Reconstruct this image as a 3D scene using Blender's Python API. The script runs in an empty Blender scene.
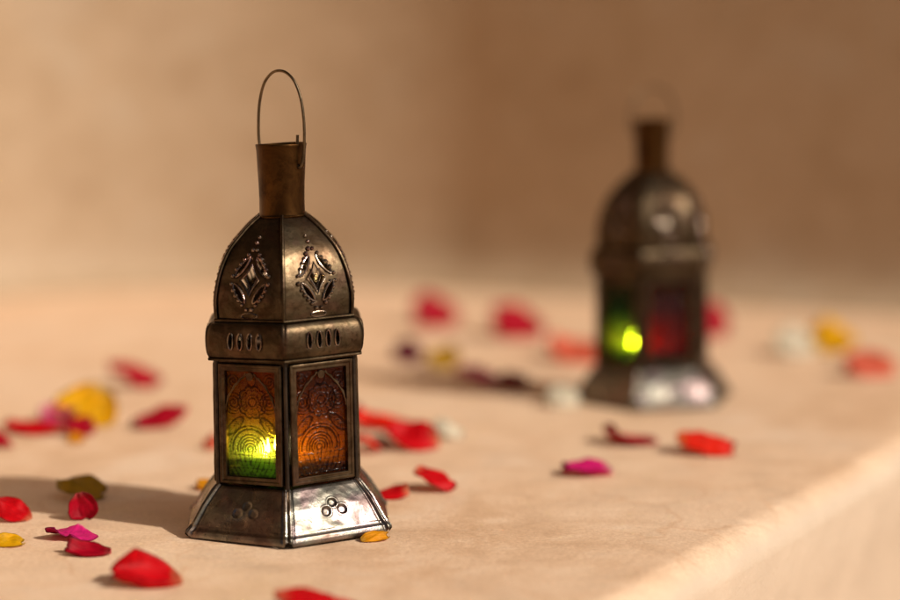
import bpy, bmesh, math, random
from mathutils import Vector, Matrix, Euler, noise
from mathutils.geometry import delaunay_2d_cdt

S = bpy.context.scene
C = S.collection
PI = math.pi
R = math.radians

# ------------------------------------------------------------------ camera, light, exposure
FPX = 2100.0                       # focal length in pixels of a 900 px wide frame
CAM_H = 0.2335
PITCH = math.atan(245 / FPX)
cam = bpy.data.cameras.new('camera')
cam_o = bpy.data.objects.new('camera', cam)
C.objects.link(cam_o)
cam_o.location = (0, 0, CAM_H)
cam_o.rotation_euler = (PI / 2 - PITCH, 0, 0)
cam.sensor_width = 36
cam.lens = 36 * FPX / 900
cam.clip_start = 0.01
cam.clip_end = 500
cam.dof.use_dof = True
cam.dof.focus_distance = 1.022
cam.dof.aperture_fstop = 2.5
S.camera = cam_o

SUN_AZ = 118.5                     # from +Y towards +X
SUN_EL = 37.0
W = bpy.data.worlds.new('World')
S.world = W
W.use_nodes = True
nt = W.node_tree
sky = nt.nodes.new('ShaderNodeTexSky')
sky.sky_type = 'NISHITA'
sky.sun_disc = False
sky.sun_elevation = R(SUN_EL)
sky.sun_rotation = R(SUN_AZ)
sky.air_density = 0.7
sky.dust_density = 5.0
sky.ozone_density = 0.3
nt.links.new(sky.outputs[0], nt.nodes['Background'].inputs[0])
nt.nodes['Background'].inputs[1].default_value = 0.05

sun = bpy.data.lights.new('sun', 'SUN')
sun.energy = 3.75
sun.angle = R(0.5)
sun.color = (1.0, 0.93, 0.82)
sun_o = bpy.data.objects.new('sun', sun)
C.objects.link(sun_o)
sd = Vector((math.sin(R(SUN_AZ)) * math.cos(R(SUN_EL)), math.cos(R(SUN_AZ)) * math.cos(R(SUN_EL)), math.sin(R(SUN_EL))))
sun_o.rotation_euler = sd.to_track_quat('Z', 'Y').to_euler()
sun_o.location = sd * 5

S.view_settings.view_transform = 'Standard'
S.view_settings.look = 'None'
S.view_settings.exposure = 0.0
S.view_settings.gamma = 1.0
S.render.engine = 'CYCLES'
S.cycles.use_denoising = True
S.cycles.max_bounces = 14
S.cycles.transparent_max_bounces = 24
S.cycles.transmission_bounces = 12
S.cycles.sample_clamp_indirect = 30.0
S.cycles.caustics_refractive = True


def at(px, py, z=0.0):
    """World point at height z seen at pixel (px, py) of the 900x600 photograph."""
    u = (px - 450) / FPX
    v = (py - 300) / FPX
    d = Vector((u, math.cos(PITCH) - v * math.sin(PITCH), -math.sin(PITCH) - v * math.cos(PITCH)))
    t = (z - CAM_H) / d.z
    return Vector((0, 0, CAM_H)) + d * t


# ------------------------------------------------------------------ materials
def mat(name):
    m = bpy.data.materials.new(name)
    m.use_nodes = True
    n = m.node_tree.nodes
    for x in list(n):
        n.remove(x)
    out = n.new('ShaderNodeOutputMaterial')
    return m, m.node_tree, out


def nd(t, kind, **kw):
    x = t.nodes.new(kind)
    for k, v in kw.items():
        if k in x.inputs.keys() if isinstance(k, str) else False:
            x.inputs[k].default_value = v
        else:
            setattr(x, k, v)
    return x


def noise_n(t, co, scale, detail=4, rough=0.55, dist=0.0):
    x = t.nodes.new('ShaderNodeTexNoise')
    x.inputs['Scale'].default_value = scale
    x.inputs['Detail'].default_value = detail
    x.inputs['Roughness'].default_value = rough
    x.inputs['Distortion'].default_value = dist
    t.links.new(co, x.inputs['Vector'])
    return x


def ramp(t, fac, stops):
    x = t.nodes.new('ShaderNodeValToRGB')
    e = x.color_ramp.elements
    while len(e) < len(stops):
        e.new(0.5)
    for k, (p, c) in enumerate(stops):
        e[k].position = p
        e[k].color = (c[0], c[1], c[2], 1) if not isinstance(c, (int, float)) else (c, c, c, 1)
    t.links.new(fac, x.inputs[0])
    return x


def mixc(t, fac, a, b, mode='MIX'):
    x = t.nodes.new('ShaderNodeMix')
    x.data_type = 'RGBA'
    x.blend_type = mode
    for sock, v in ((x.inputs[0], fac), (x.inputs[6], a), (x.inputs[7], b)):
        if hasattr(v, 'is_linked') or isinstance(v, bpy.types.NodeSocket):
            t.links.new(v, sock)
        elif isinstance(v, (int, float)):
            sock.default_value = v
        else:
            sock.default_value = (*v[:3], 1)
    return x.outputs[2]


def plaster(name, light, mid, dark, rough=0.55, bump=0.25, spec=0.3, face=None):
    m, t, out = mat(name)
    geo = t.nodes.new('ShaderNodeNewGeometry')
    mp = t.nodes.new('ShaderNodeMapping')
    mp.inputs['Scale'].default_value = (1, 1, 1)
    t.links.new(geo.outputs['Position'], mp.inputs[0])
    co = mp.outputs[0]
    big = noise_n(t, co, 5.5, 5, 0.6, 0.6)
    mid_n = noise_n(t, co, 30, 6, 0.65, 0.3)
    # trowel streaks: noise stretched along one direction
    ms = t.nodes.new('ShaderNodeMapping')
    ms.inputs['Rotation'].default_value = (0, 0, R(-14))
    ms.inputs['Scale'].default_value = (9, 60, 60)
    t.links.new(geo.outputs['Position'], ms.inputs[0])
    streak = noise_n(t, ms.outputs[0], 1.0, 5, 0.6, 0.8)
    c0 = ramp(t, big.outputs[0], [(0.30, dark), (0.5, mid), (0.68, light)]).outputs[0]
    f1 = ramp(t, mid_n.outputs[0], [(0.35, 0.0), (0.7, 1.0)]).outputs[0]
    c1 = mixc(t, f1, c0, light)
    sc = t.nodes.new('ShaderNodeMath'); sc.operation = 'MULTIPLY'; sc.inputs[1].default_value = 0.35
    f2 = ramp(t, streak.outputs[0], [(0.5, 0.0), (0.72, 1.0)]).outputs[0]
    t.links.new(f2, sc.inputs[0])
    c2 = mixc(t, sc.outputs[0], c1, [x * 0.5 + y * 0.5 for x, y in zip(mid, dark)])
    # small dark specks
    vo = t.nodes.new('ShaderNodeTexVoronoi'); vo.inputs['Scale'].default_value = 210
    t.links.new(co, vo.inputs['Vector'])
    sp = ramp(t, vo.outputs['Distance'], [(0.0, 1.0), (0.12, 0.0)]).outputs[0]
    gate = ramp(t, mid_n.outputs[0], [(0.56, 0.0), (0.62, 0.5)]).outputs[0]
    spg = t.nodes.new('ShaderNodeMath'); spg.operation = 'MULTIPLY'
    t.links.new(sp, spg.inputs[0]); t.links.new(gate, spg.inputs[1])
    c3 = mixc(t, spg.outputs[0], c2, [x * 0.6 for x in dark])
    dv = t.nodes.new('ShaderNodeVectorMath'); dv.operation = 'MULTIPLY_ADD'; dv.inputs[1].default_value = (0.05, 0.05, 0.05)
    wn_ = noise_n(t, co, 16, 4, 0.6)
    t.links.new(wn_.outputs['Color'], dv.inputs[0]); t.links.new(co, dv.inputs[2])
    ve = t.nodes.new('ShaderNodeTexVoronoi'); ve.feature = 'DISTANCE_TO_EDGE'; ve.inputs['Scale'].default_value = 17
    t.links.new(dv.outputs[0], ve.inputs['Vector'])
    hl = ramp(t, ve.outputs['Distance'], [(0.0, 1.0), (0.035, 0.0)]).outputs[0]
    hg = ramp(t, big.outputs[0], [(0.46, 0.0), (0.58, 0.32)]).outputs[0]
    hm = t.nodes.new('ShaderNodeMath'); hm.operation = 'MULTIPLY'; t.links.new(hl, hm.inputs[0]); t.links.new(hg, hm.inputs[1])
    c3 = mixc(t, hm.outputs[0], c3, [dark[0] * 0.92, dark[1] * 0.78, dark[2] * 0.62])
    stn = noise_n(t, dv.outputs[0], 11, 5, 0.7)
    st = ramp(t, stn.outputs[0], [(0.55, 0.0), (0.68, 0.55)]).outputs[0]
    c3 = mixc(t, st, c3, [light[0], light[1] * 1.08, light[2] * 1.18])
    gr = noise_n(t, co, 420, 3, 0.7)
    gm = ramp(t, gr.outputs[0], [(0.36, (0.86, 0.83, 0.80)), (0.58, (1.0, 1.0, 1.0))]).outputs[0]
    c3 = mixc(t, 1.0, c3, gm, 'MULTIPLY')
    if face:                                        # greyer wash on the front face, also darkened to hold down its sunlit brightness
        sz = t.nodes.new('ShaderNodeSeparateXYZ'); t.links.new(co, sz.inputs[0])
        zn = t.nodes.new('ShaderNodeMath'); zn.operation = 'MULTIPLY_ADD'; zn.inputs[1].default_value = 0.012
        t.links.new(mid_n.outputs[0], zn.inputs[0]); t.links.new(sz.outputs[2], zn.inputs[2])
        fr = t.nodes.new('ShaderNodeMapRange')
        fr.inputs['From Min'].default_value = 0.0062; fr.inputs['From Max'].default_value = -0.004
        t.links.new(zn.outputs[0], fr.inputs[0])
        fc = mixc(t, f1, [x * 0.93 for x in face], face)
        c3 = mixc(t, fr.outputs[0], c3, fc)
    b = t.nodes.new('ShaderNodeBsdfPrincipled')
    t.links.new(c3, b.inputs['Base Color'])
    rr = ramp(t, mid_n.outputs[0], [(0.3, rough - 0.1), (0.7, rough + 0.12)]).outputs[0]
    t.links.new(rr, b.inputs['Roughness'])
    b.inputs['Specular IOR Level'].default_value = spec
    hsum = t.nodes.new('ShaderNodeMath'); hsum.operation = 'ADD'
    fine = noise_n(t, co, 160, 6, 0.7)
    t.links.new(streak.outputs[0], hsum.inputs[0]); t.links.new(fine.outputs[0], hsum.inputs[1])
    bp = t.nodes.new('ShaderNodeBump')
    bp.inputs['Strength'].default_value = bump
    bp.inputs['Distance'].default_value = 0.0015
    t.links.new(hsum.outputs[0], bp.inputs['Height'])
    t.links.new(bp.outputs[0], b.inputs['Normal'])
    t.links.new(b.outputs[0], out.inputs[0])
    return m


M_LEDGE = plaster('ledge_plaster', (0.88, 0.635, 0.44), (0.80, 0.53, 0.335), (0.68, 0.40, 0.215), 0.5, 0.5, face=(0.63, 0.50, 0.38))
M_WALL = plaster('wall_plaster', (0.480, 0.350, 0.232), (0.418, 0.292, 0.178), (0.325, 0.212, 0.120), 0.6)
M_GROUND = plaster('ground_plaster', (0.72, 0.50, 0.32), (0.68, 0.46, 0.29), (0.6, 0.40, 0.25), 0.7)


def metal(name, dark, bright, r0, r1, tint=0.0, scale=60.0, patina=(0.38, 0.66)):
    m, t, out = mat(name)
    tc = t.nodes.new('ShaderNodeTexCoord')
    oi = t.nodes.new('ShaderNodeObjectInfo')
    mp = t.nodes.new('ShaderNodeMapping')
    t.links.new(tc.outputs['Object'], mp.inputs[0])
    co = mp.outputs[0]
    n1 = noise_n(t, co, scale, 7, 0.62, 0.8)
    n2 = noise_n(t, co, scale * 4, 6, 0.7, 0.2)
    n3 = noise_n(t, co, scale * 0.45, 3, 0.5, 0.5)
    f = ramp(t, n1.outputs[0], [(patina[0], 0.0), (patina[1], 1.0)]).outputs[0]
    c = mixc(t, f, dark, bright)
    grime = ramp(t, n2.outputs[0], [(0.52, 0.0), (0.66, 0.6)]).outputs[0]
    c = mixc(t, grime, c, [x * 0.55 for x in dark])
    if tint > 0:
        hue = ramp(t, n3.outputs[0], [(0.34, (0.95, 0.62, 0.60)), (0.45, (1, 1, 1)), (0.54, (0.72, 0.95, 0.93)), (0.64, (0.90, 0.68, 0.95))])
        c = mixc(t, tint, c, hue.outputs[0], 'MULTIPLY')
    b = t.nodes.new('ShaderNodeBsdfPrincipled')
    b.inputs['Metallic'].default_value = 1.0
    t.links.new(c, b.inputs['Base Color'])
    rr = ramp(t, n1.outputs[0], [(0.3, r1), (0.65, r0)]).outputs[0]
    t.links.new(rr, b.inputs['Roughness'])
    hs = t.nodes.new('ShaderNodeMath'); hs.operation = 'MULTIPLY_ADD'; hs.inputs[1].default_value = 0.35
    t.links.new(n2.outputs[0], hs.inputs[0]); t.links.new(n3.outputs[0], hs.inputs[2])
    bp = t.nodes.new('ShaderNodeBump')
    bp.inputs['Strength'].default_value = 0.35
    bp.inputs['Distance'].default_value = 0.0012
    t.links.new(hs.outputs[0], bp.inputs['Height'])
    t.links.new(bp.outputs[0], b.inputs['Normal'])
    t.links.new(b.outputs[0], out.inputs[0])
    return m


M_BRONZE = metal('tarnished_bronze', (0.046, 0.028, 0.0145), (0.110, 0.073, 0.043), 0.34, 0.50, 0.35, 105)
M_WORN = metal('rubbed_bronze', (0.16, 0.105, 0.075), (0.36, 0.26, 0.20), 0.16, 0.30, 0.5, 150)
M_NECK = metal('rust_brown_tin', (0.038, 0.016, 0.005), (0.100, 0.047, 0.014), 0.33, 0.52, 0.0, 50)
M_STEEL = metal('worn_tin', (0.115, 0.090, 0.070), (0.275, 0.232, 0.192), 0.22, 0.42, 0.5, 85, (0.34, 0.62))
M_DARK = metal('blackened_iron', (0.035, 0.027, 0.022), (0.08, 0.06, 0.045), 0.35, 0.55)
M_WIRE = metal('dark_wire', (0.09, 0.065, 0.04), (0.17, 0.12, 0.07), 0.3, 0.45)


def glass(name, low, high, z0=88, z1=125, k_refr=0.45, k_tl=0.07):
    """Thick pressed glass, its colour running from one tint at the foot to another above; ridges hold more colour."""
    m, t, out = mat(name)
    tc = t.nodes.new('ShaderNodeTexCoord')
    sp = t.nodes.new('ShaderNodeSeparateXYZ'); t.links.new(tc.outputs['Object'], sp.inputs[0])
    n = noise_n(t, tc.outputs['Object'], 90, 4, 0.6)
    wob = t.nodes.new('ShaderNodeMath'); wob.operation = 'MULTIPLY_ADD'; wob.inputs[1].default_value = 0.022
    t.links.new(n.outputs[0], wob.inputs[0]); t.links.new(sp.outputs[2], wob.inputs[2])
    mr = t.nodes.new('ShaderNodeMapRange')
    mr.inputs['From Min'].default_value = z0 * 0.000507 + 0.011; mr.inputs['From Max'].default_value = z1 * 0.000507 + 0.011
    t.links.new(wob.outputs[0], mr.inputs[0])
    c = mixc(t, mr.outputs[0], low, high)
    at_ = t.nodes.new('ShaderNodeAttribute'); at_.attribute_name = 'relief'
    rk = ramp(t, at_.outputs['Fac'], [(0.0, 1.0), (0.28, 0.88), (0.80, 0.24)]).outputs[0]
    c = mixc(t, 1.0, c, rk, 'MULTIPLY')
    tr = t.nodes.new('ShaderNodeBsdfTransparent'); t.links.new(c, tr.inputs[0])
    rf = t.nodes.new('ShaderNodeBsdfRefraction'); t.links.new(c, rf.inputs[0])
    rf.inputs['IOR'].default_value = 1.4; rf.inputs['Roughness'].default_value = 0.05
    tl = t.nodes.new('ShaderNodeBsdfTranslucent'); t.links.new(c, tl.inputs[0])
    gl = t.nodes.new('ShaderNodeBsdfGlossy'); gl.inputs['Roughness'].default_value = 0.1
    m1 = t.nodes.new('ShaderNodeMixShader'); m1.inputs[0].default_value = k_refr
    t.links.new(tr.outputs[0], m1.inputs[1]); t.links.new(rf.outputs[0], m1.inputs[2])
    m2 = t.nodes.new('ShaderNodeMixShader'); m2.inputs[0].default_value = k_tl
    t.links.new(m1.outputs[0], m2.inputs[1]); t.links.new(tl.outputs[0], m2.inputs[2])
    fr = t.nodes.new('ShaderNodeFresnel'); fr.inputs[0].default_value = 1.22
    m3 = t.nodes.new('ShaderNodeMixShader')
    t.links.new(fr.outputs[0], m3.inputs[0])
    t.links.new(m2.outputs[0], m3.inputs[1]); t.links.new(gl.outputs[0], m3.inputs[2])
    t.links.new(m3.outputs[0], out.inputs[0])
    return m


G_GREEN = glass('olive_green_glass', (0.66, 0.72, 0.20), (0.88, 0.54, 0.06))
G_AMBER = glass('brown_amber_glass', (0.72, 0.36, 0.04), (0.46, 0.20, 0.035), k_tl=0.20)
G_RED = glass('deep_red_glass', (0.52, 0.05, 0.012), (0.42, 0.035, 0.01), k_tl=0.13)
G_LIME = glass('bottle_green_glass', (0.62, 0.74, 0.12), (0.16, 0.36, 0.16))


def simple(name, col, rough=0.5, tl=0.0, tlcol=None):
    m, t, out = mat(name)
    b = t.nodes.new('ShaderNodeBsdfPrincipled')
    b.inputs['Base Color'].default_value = (*col, 1)
    b.inputs['Roughness'].default_value = rough
    if tl:
        x = t.nodes.new('ShaderNodeBsdfTranslucent')
        x.inputs[0].default_value = (*(tlcol or col), 1)
        mx = t.nodes.new('ShaderNodeMixShader'); mx.inputs[0].default_value = tl
        t.links.new(b.outputs[0], mx.inputs[1]); t.links.new(x.outputs[0], mx.inputs[2])
        t.links.new(mx.outputs[0], out.inputs[0])
    else:
        t.links.new(b.outputs[0], out.inputs[0])
    return m


M_WAX = simple('candle_wax', (0.85, 0.80, 0.68), 0.45, 0.6)
M_WICK = simple('charred_wick', (0.03, 0.025, 0.02), 0.9)
mF, tF, oF = mat('candle_flame')
em = tF.nodes.new('ShaderNodeEmission')
em.inputs[0].default_value = (1.0, 0.78, 0.42, 1)
em.inputs[1].default_value = 800
tF.links.new(em.outputs[0], oF.inputs[0])
M_FLAME = mF

# ------------------------------------------------------------------ mesh helpers


def link(name, me, m=None, parent=None, sharp=None, smooth=True):
    o = bpy.data.objects.new(name, me)
    C.objects.link(o)
    if m:
        me.materials.append(m)
    if parent:
        o.parent = parent
    if smooth:
        for p in me.polygons:
            p.use_smooth = True
        if sharp:
            me.set_sharp_from_angle(angle=R(sharp))
    return o


class MB:
    def __init__(s):
        s.v, s.f, s.mi, s.cur = [], [], [], 0

    def add(s, vs, fs):
        n = len(s.v)
        s.v += [tuple(x) for x in vs]
        s.f += [tuple(i + n for i in f) for f in fs]
        s.mi += [s.cur] * len(fs)

    def grid(s, rows, cu=False, cv=False):
        """rows: list of equally long lists of points."""
        nr, nc = len(rows), len(rows[0])
        vs = [p for r in rows for p in r]
        fs = []
        for i in range(nr if cv else nr - 1):
            for j in range(nc if cu else nc - 1):
                a, b = i * nc + j, i * nc + (j + 1) % nc
                c, d = ((i + 1) % nr) * nc + (j + 1) % nc, ((i + 1) % nr) * nc + j
                fs.append((a, b, c, d))
        s.add(vs, fs)

    def tube(s, pts, r, n=8, closed=False, caps=True):
        pts = [Vector(p) for p in pts]
        N = len(pts)
        rows, up = [], None
        for i, p in enumerate(pts):
            if closed:
                tdir = (pts[(i + 1) % N] - pts[i - 1])
            else:
                tdir = pts[min(i + 1, N - 1)] - pts[max(i - 1, 0)]
            tdir.normalize()
            if up is None:
                up = tdir.orthogonal().normalized()
            up = (up - tdir * up.dot(tdir)).normalized()
            sv = tdir.cross(up)
            rr = r[i] if isinstance(r, (list, tuple)) else r
            rows.append([p + (up * math.cos(2 * PI * k / n) + sv * math.sin(2 * PI * k / n)) * rr for k in range(n)])
        s.grid(rows, cu=True, cv=closed)
        if caps and not closed:
            b = len(s.v) - N * n
            s.f.append(tuple(b + k for k in range(n))[::-1])
            s.f.append(tuple(b + (N - 1) * n + k for k in range(n)))
            s.mi += [s.cur] * 2

    def ball(s, c, r, n=8, m=5, squash=(1, 1, 1)):
        c = Vector(c)
        rows = []
        for i in range(m + 1):
            a = PI * (0.02 + 0.96 * i / m) - PI / 2
            rows.append([c + Vector((math.cos(a) * math.cos(2 * PI * k / n) * squash[0], math.cos(a) * math.sin(2 * PI * k / n) * squash[1], math.sin(a) * squash[2])) * r for k in range(n)])
        s.grid(rows, cu=True)

    def lathe(s, prof, n=32, c=(0, 0)):
        s.grid([[(c[0] + r * math.cos(2 * PI * k / n), c[1] + r * math.sin(2 * PI * k / n), z) for k in range(n)] for r, z in prof], cu=True)

    def mesh(s, name, warp=None, weld=None):
        me = bpy.data.meshes.new(name)
        me.from_pydata([warp(Vector(p)) if warp else p for p in s.v], [], s.f)
        if any(s.mi):
            me.polygons.foreach_set('material_index', s.mi)
        if weld:
            bm = bmesh.new(); bm.from_mesh(me)
            bmesh.ops.remove_doubles(bm, verts=bm.verts, dist=weld)
            bmesh.ops.recalc_face_normals(bm, faces=bm.faces)
            bm.to_mesh(me); bm.free()
        me.update()
        return me


def solid(o, th, off=-1.0):
    md = o.modifiers.new('thickness', 'SOLIDIFY')
    md.thickness = th
    md.offset = off
    return o


def struct(name, me, m):
    o = link(name, me, m)
    o['kind'] = 'structure'
    return o


def empty(name, loc, rz, label, cat, group):
    o = bpy.data.objects.new(name, None)
    C.objects.link(o)
    o.location = loc
    o.rotation_euler = (0, 0, rz)
    o['label'] = label
    o['category'] = cat
    if group:
        o['group'] = group
    return o


# ------------------------------------------------------------------ the setting
# ledge: a wide plaster bench, its rounded front edge runs away to the right
E0 = at(705, 535)
hd = R(28)
ed = Vector((math.sin(hd), math.cos(hd), 0))         # along the edge, away from the camera
en = Vector((math.cos(hd), -math.sin(hd), 0))        # outwards over the edge
prof = [(-3.2, 0.0)]
for x in [-2.2, -1.6, -1.2, -0.9, -0.7, -0.5, -0.35, -0.2, -0.12, -0.07, -0.045]:
    prof.append((x, 0.0))
rb = 0.017
for k in range(11):
    a = PI / 2 * k / 10
    prof.append((-rb + rb * math.sin(a), -rb + rb * math.cos(a)))
prof += [(-0.010, -0.06), (-0.024, -0.12), (-0.054, -0.25), (-0.112, -0.5)]
mb = MB()
rows = []
for i in range(121):
    sp = -2.0 + 6.0 * i / 120
    wob = 0.0030 * noise.noise(Vector((sp * 2.1, 0.3, 0))) + 0.0006 * noise.noise(Vector((sp * 9, 4.3, 0)))
    row = []
    for x, z in prof:
        w = max(0, 1 + x / 0.12)
        p = E0 + ed * sp + en * (x + 0.020 + wob * w)
        row.append((p.x, p.y, z + (0.0012 * noise.noise(Vector((sp * 4, x * 9, 7))) * w if x > -0.1 else 0)))
    rows.append(row)
mb.grid(rows)
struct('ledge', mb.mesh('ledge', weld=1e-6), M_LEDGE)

# lower ground beyond the ledge
mb = MB()
mb.grid([[(-60, -60, -0.5), (60, -60, -0.5)], [(-60, 60, -0.5), (60, 60, -0.5)]])
struct('ground', mb.mesh('ground'), M_GROUND)

# one plaster wall: straight beside the ledge, bending round in a wide hollow, then straight again on the right
P0 = at(-150, 310)
h0, h1 = R(27), R(121)
path = []
for k in range(9):
    tt = -2.4 + 2.4 * k / 8
    path.append((P0.x + math.sin(h0) * tt, P0.y + math.cos(h0) * tt))
rw = 0.425
NX = 36
for k in range(1, NX + 1):
    h = h0 + (h1 - h0) * k / NX
    path.append((P0.x + rw * (math.cos(h0) - math.cos(h)), P0.y + rw * (math.sin(h) - math.sin(h0))))
corner = path[-1]
for k in range(1, 9):
    tt = 1.5 * k / 8
    path.append((corner[0] + math.sin(R(115.5)) * tt, corner[1] + math.cos(R(115.5)) * tt))
mb = MB()
zs = [0.0, 0.002, 0.006, 0.014, 0.026, 0.045, 0.1, 0.2, 0.4, 0.7, 1.1, 1.448]
rows = []
for z in zs:
    off = 0.045 - math.sqrt(max(0, 0.045 ** 2 - (0.045 - min(z, 0.045)) ** 2)) if z < 0.045 else 0.0
    row = []
    for k, (x, y) in enumerate(path):
        a = path[max(k - 1, 0)]; b = path[min(k + 1, len(path) - 1)]
        d = Vector((b[0] - a[0], b[1] - a[1])).normalized()
        row.append((x + d.y * off, y - d.x * off, z - 0.001))
    rows.append(row)
mb.grid(rows)
# top and back of the wall give it thickness
tk = 0.25
rows2 = [[(x, y, zs[-1] - 0.001) for x, y in path]]
back = []
for k, (x, y) in enumerate(path):
    a = path[max(k - 1, 0)]; b = path[min(k + 1, len(path) - 1)]
    d = Vector((b[0] - a[0], b[1] - a[1])).normalized()
    back.append((x - d.y * tk, y + d.x * tk))
rows2.append([(x, y, zs[-1] - 0.001) for x, y in back])
rows2.append([(x, y, -0.5) for x, y in back])
mb.grid(rows2)
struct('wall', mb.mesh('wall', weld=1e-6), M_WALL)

# unseen slab added over the wall side: keeps sky off, darkens metal and shade
M_SHADE_SLAB = plaster('shade_slab_brown', (0.10, 0.06, 0.035), (0.085, 0.05, 0.03), (0.07, 0.04, 0.024), 0.8)
wn = Vector((math.cos(h0), -math.sin(h0), 0)); wd = Vector((math.sin(h0), math.cos(h0), 0))
pc = Vector((P0.x, P0.y, 0))
mb = MB()
q = [pc - wd * 2.6 - wn * 0.3, pc + wd * 0.9 - wn * 0.3, pc + wd * 0.9 + wn * 1.0, pc - wd * 2.6 + wn * 1.0]
lo = [(p.x, p.y, 1.45) for p in q]; hi = [(p.x, p.y, 1.55) for p in q]
mb.add(lo, [(0, 1, 2, 3)]); mb.add(hi, [(0, 1, 2, 3)]); mb.grid([lo, hi], cu=True)
struct('shade_slab', mb.mesh('shade_slab', weld=1e-5), M_SHADE_SLAB)

# ------------------------------------------------------------------ the lantern
U = 0.000507                        # one pixel of the photograph at the near lantern, in metres
TILT = 0.030


def warp(p):
    """hand-made lean: the rings slope slightly, the axis leans a little to the left"""
    z = p.z + TILT * (p.x + 0.057) * min(1.0, 0.35 + p.z / 0.03)
    z = z * 0.98 - 4.6 * U * min(1.0, p.z / (52 * U))
    return Vector((p.x - 0.012 * p.z, p.y, z))


def hexc(k, r):
    a = R(-90 + 60 * k)
    return Vector((r * math.cos(a), r * math.sin(a), 0))


def in_poly(x, y, poly):
    c = False
    j = len(poly) - 1
    for i in range(len(poly)):
        xi, yi = poly[i]; xj, yj = poly[j]
        if (yi > y) != (yj > y) and x < (xj - xi) * (y - yi) / (yj - yi) + xi:
            c = not c
        j = i
    return c


def pierced(holes, nu, nv, v0, v1):
    """triangles of the strip u in [-1,1], v in [v0,v1] with holes cut out; returns (points, tris)"""
    pts, edges = [], []
    loop = [(-1 + 2 * i / nu, v0) for i in range(nu)] + [(1, v0 + (v1 - v0) * j / nv) for j in range(nv)] + \
           [(1 - 2 * i / nu, v1) for i in range(nu)] + [(-1, v1 - (v1 - v0) * j / nv) for j in range(nv)]
    for lp in [loop] + holes:
        b = len(pts)
        pts += lp
        edges += [(b + i, b + (i + 1) % len(lp)) for i in range(len(lp))]
    for i in range(1, nu):
        for j in range(1, nv):
            x, y = -1 + 2 * i / nu, v0 + (v1 - v0) * j / nv
            if any(in_poly(x, y, h) for h in holes):
                continue
            if any((x - a) ** 2 * 1444 + (y - b) ** 2 < 1.6 for h in holes for a, b in h):
                continue
            pts.append((x, y))
    K = 38.0
    r = delaunay_2d_cdt([Vector((p[0] * K, p[1])) for p in pts], edges, [], 0, 1e-6)
    vs = [(p.x / K, p.y) for p in r[0]]
    fs = []
    for f in r[2]:
        x = sum(vs[i][0] for i in f) / len(f); y = sum(vs[i][1] for i in f) / len(f)
        if not any(in_poly(x, y, h) for h in holes):
            fs.append(tuple(f))
    return vs, fs


def lerp_prof(prof, z):
    for (z0, r0), (z1, r1) in zip(prof, prof[1:]):
        if z <= z1:
            q = (z - z0) / (z1 - z0)
            return r0 + (r1 - r0) * max(0, q)
    return prof[-1][1]


def smooth_prof(prof, n):
    """Catmull-Rom resample of (z, r) pairs"""
    out = []
    P = [prof[0]] + prof + [prof[-1]]
    for i in range(len(prof) - 1):
        a, b, c, d = P[i], P[i + 1], P[i + 2], P[i + 3]
        for k in range(n):
            q = k / n
            f = lambda w: 0.5 * (2 * b[w] + (c[w] - a[w]) * q + (2 * a[w] - 5 * b[w] + 4 * c[w] - d[w]) * q * q + (3 * b[w] - a[w] - 3 * c[w] + d[w]) * q ** 3)
            out.append((f(0), f(1)))
    out.append(prof[-1])
    return out


def facept(k, u, z, r):
    """point on face k (between corners k and k+1), u in [-1,1]"""
    a, b = hexc(k, r), hexc(k + 1, r)
    p = a.lerp(b, (u + 1) / 2)
    return Vector((p.x, p.y, z))


def facen(k):
    a = R(-60 + 60 * k)
    return Vector((math.cos(a), math.sin(a), 0))


rng = random.Random(11)
APO = math.cos(PI / 6)

# --- band: bulging ring with four slots per side
band_prof = smooth_prof([(178, 80.0), (179, 82.5), (184, 85.9), (192, 87.3), (201, 87.3), (209, 85.3), (214, 81.0), (215.5, 74.0)], 4)


def slot(u, v, hu, hv, n=14):
    return [(u + hu * math.cos(2 * PI * i / n), v + hv * math.sin(2 * PI * i / n)) for i in range(n)]


def band_mesh():
    mb = MB()
    for k in range(6):
        off = (0.0, 0.05, 0.09, 0.13, -0.05, 0.02)[k]
        hs = []
        for q in range(4):
            hs.append(slot(-0.02 + off + (q - 1.5) * 0.235 + rng.uniform(-.012, .012), 197.5 + rng.uniform(-.5, .5), 0.056, 7.6))
        vs, fs = pierced(hs, 20, 20, 178, 215.5)
        P = []
        for u, v in vs:
            r = lerp_prof(band_prof, v)
            bul = 1 - 0.012 * (1 - u * u) * 0
            p = facept(k, u, v, r * bul)
            p += facen(k) * 0.5 * noise.noise(Vector((u * 2, v * 0.06, k * 3.7)))
            P.append(p * U)
        mb.cur = 0
        mb.add(P, fs)
        mb.cur = 1
        for h in hs:      # punched rim round each slot
            mb.tube([(facept(k, u, v, lerp_prof(band_prof, v)) + facen(k) * 0.3) * U for u, v in [((a - h[0][0] + 0.056) * 1.12 + h[0][0] - 0.056, (b - 197.5) * 1.06 + 197.5) for a, b in h]], 0.75 * U, 6, closed=True)
    mb.cur = 0
    # inner liner closing the joint with the glass box
    mb.grid([[(hexc(k, 76.4) + Vector((0, 0, z))) * U for k in range(6)] for z in (172.5, 177, 184)], cu=True)
    # rolled wires where the band meets the glass box and the dome
    mb.tube([hexc(k, 83.6) * U + Vector((0, 0, 178.6 * U)) for k in range(6)], 1.5 * U, 8, closed=True)
    mb.tube([(hexc(k, 76.0) + Vector((0, 0, 216.3))) * U for k in range(6)], 1.6 * U, 8, closed=True)
    return mb.mesh('band', warp)


# --- dome
dome_prof = smooth_prof([(215.5, 73.6), (226, 74.4), (240, 74.0), (262, 68.6), (283, 58.0), (299, 43.0), (306, 35.5), (312, 27.5), (314.5, 24.0)], 6)
AC_V, AC_HU, AC_HV = 254.0, 0.42, 24.0


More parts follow.
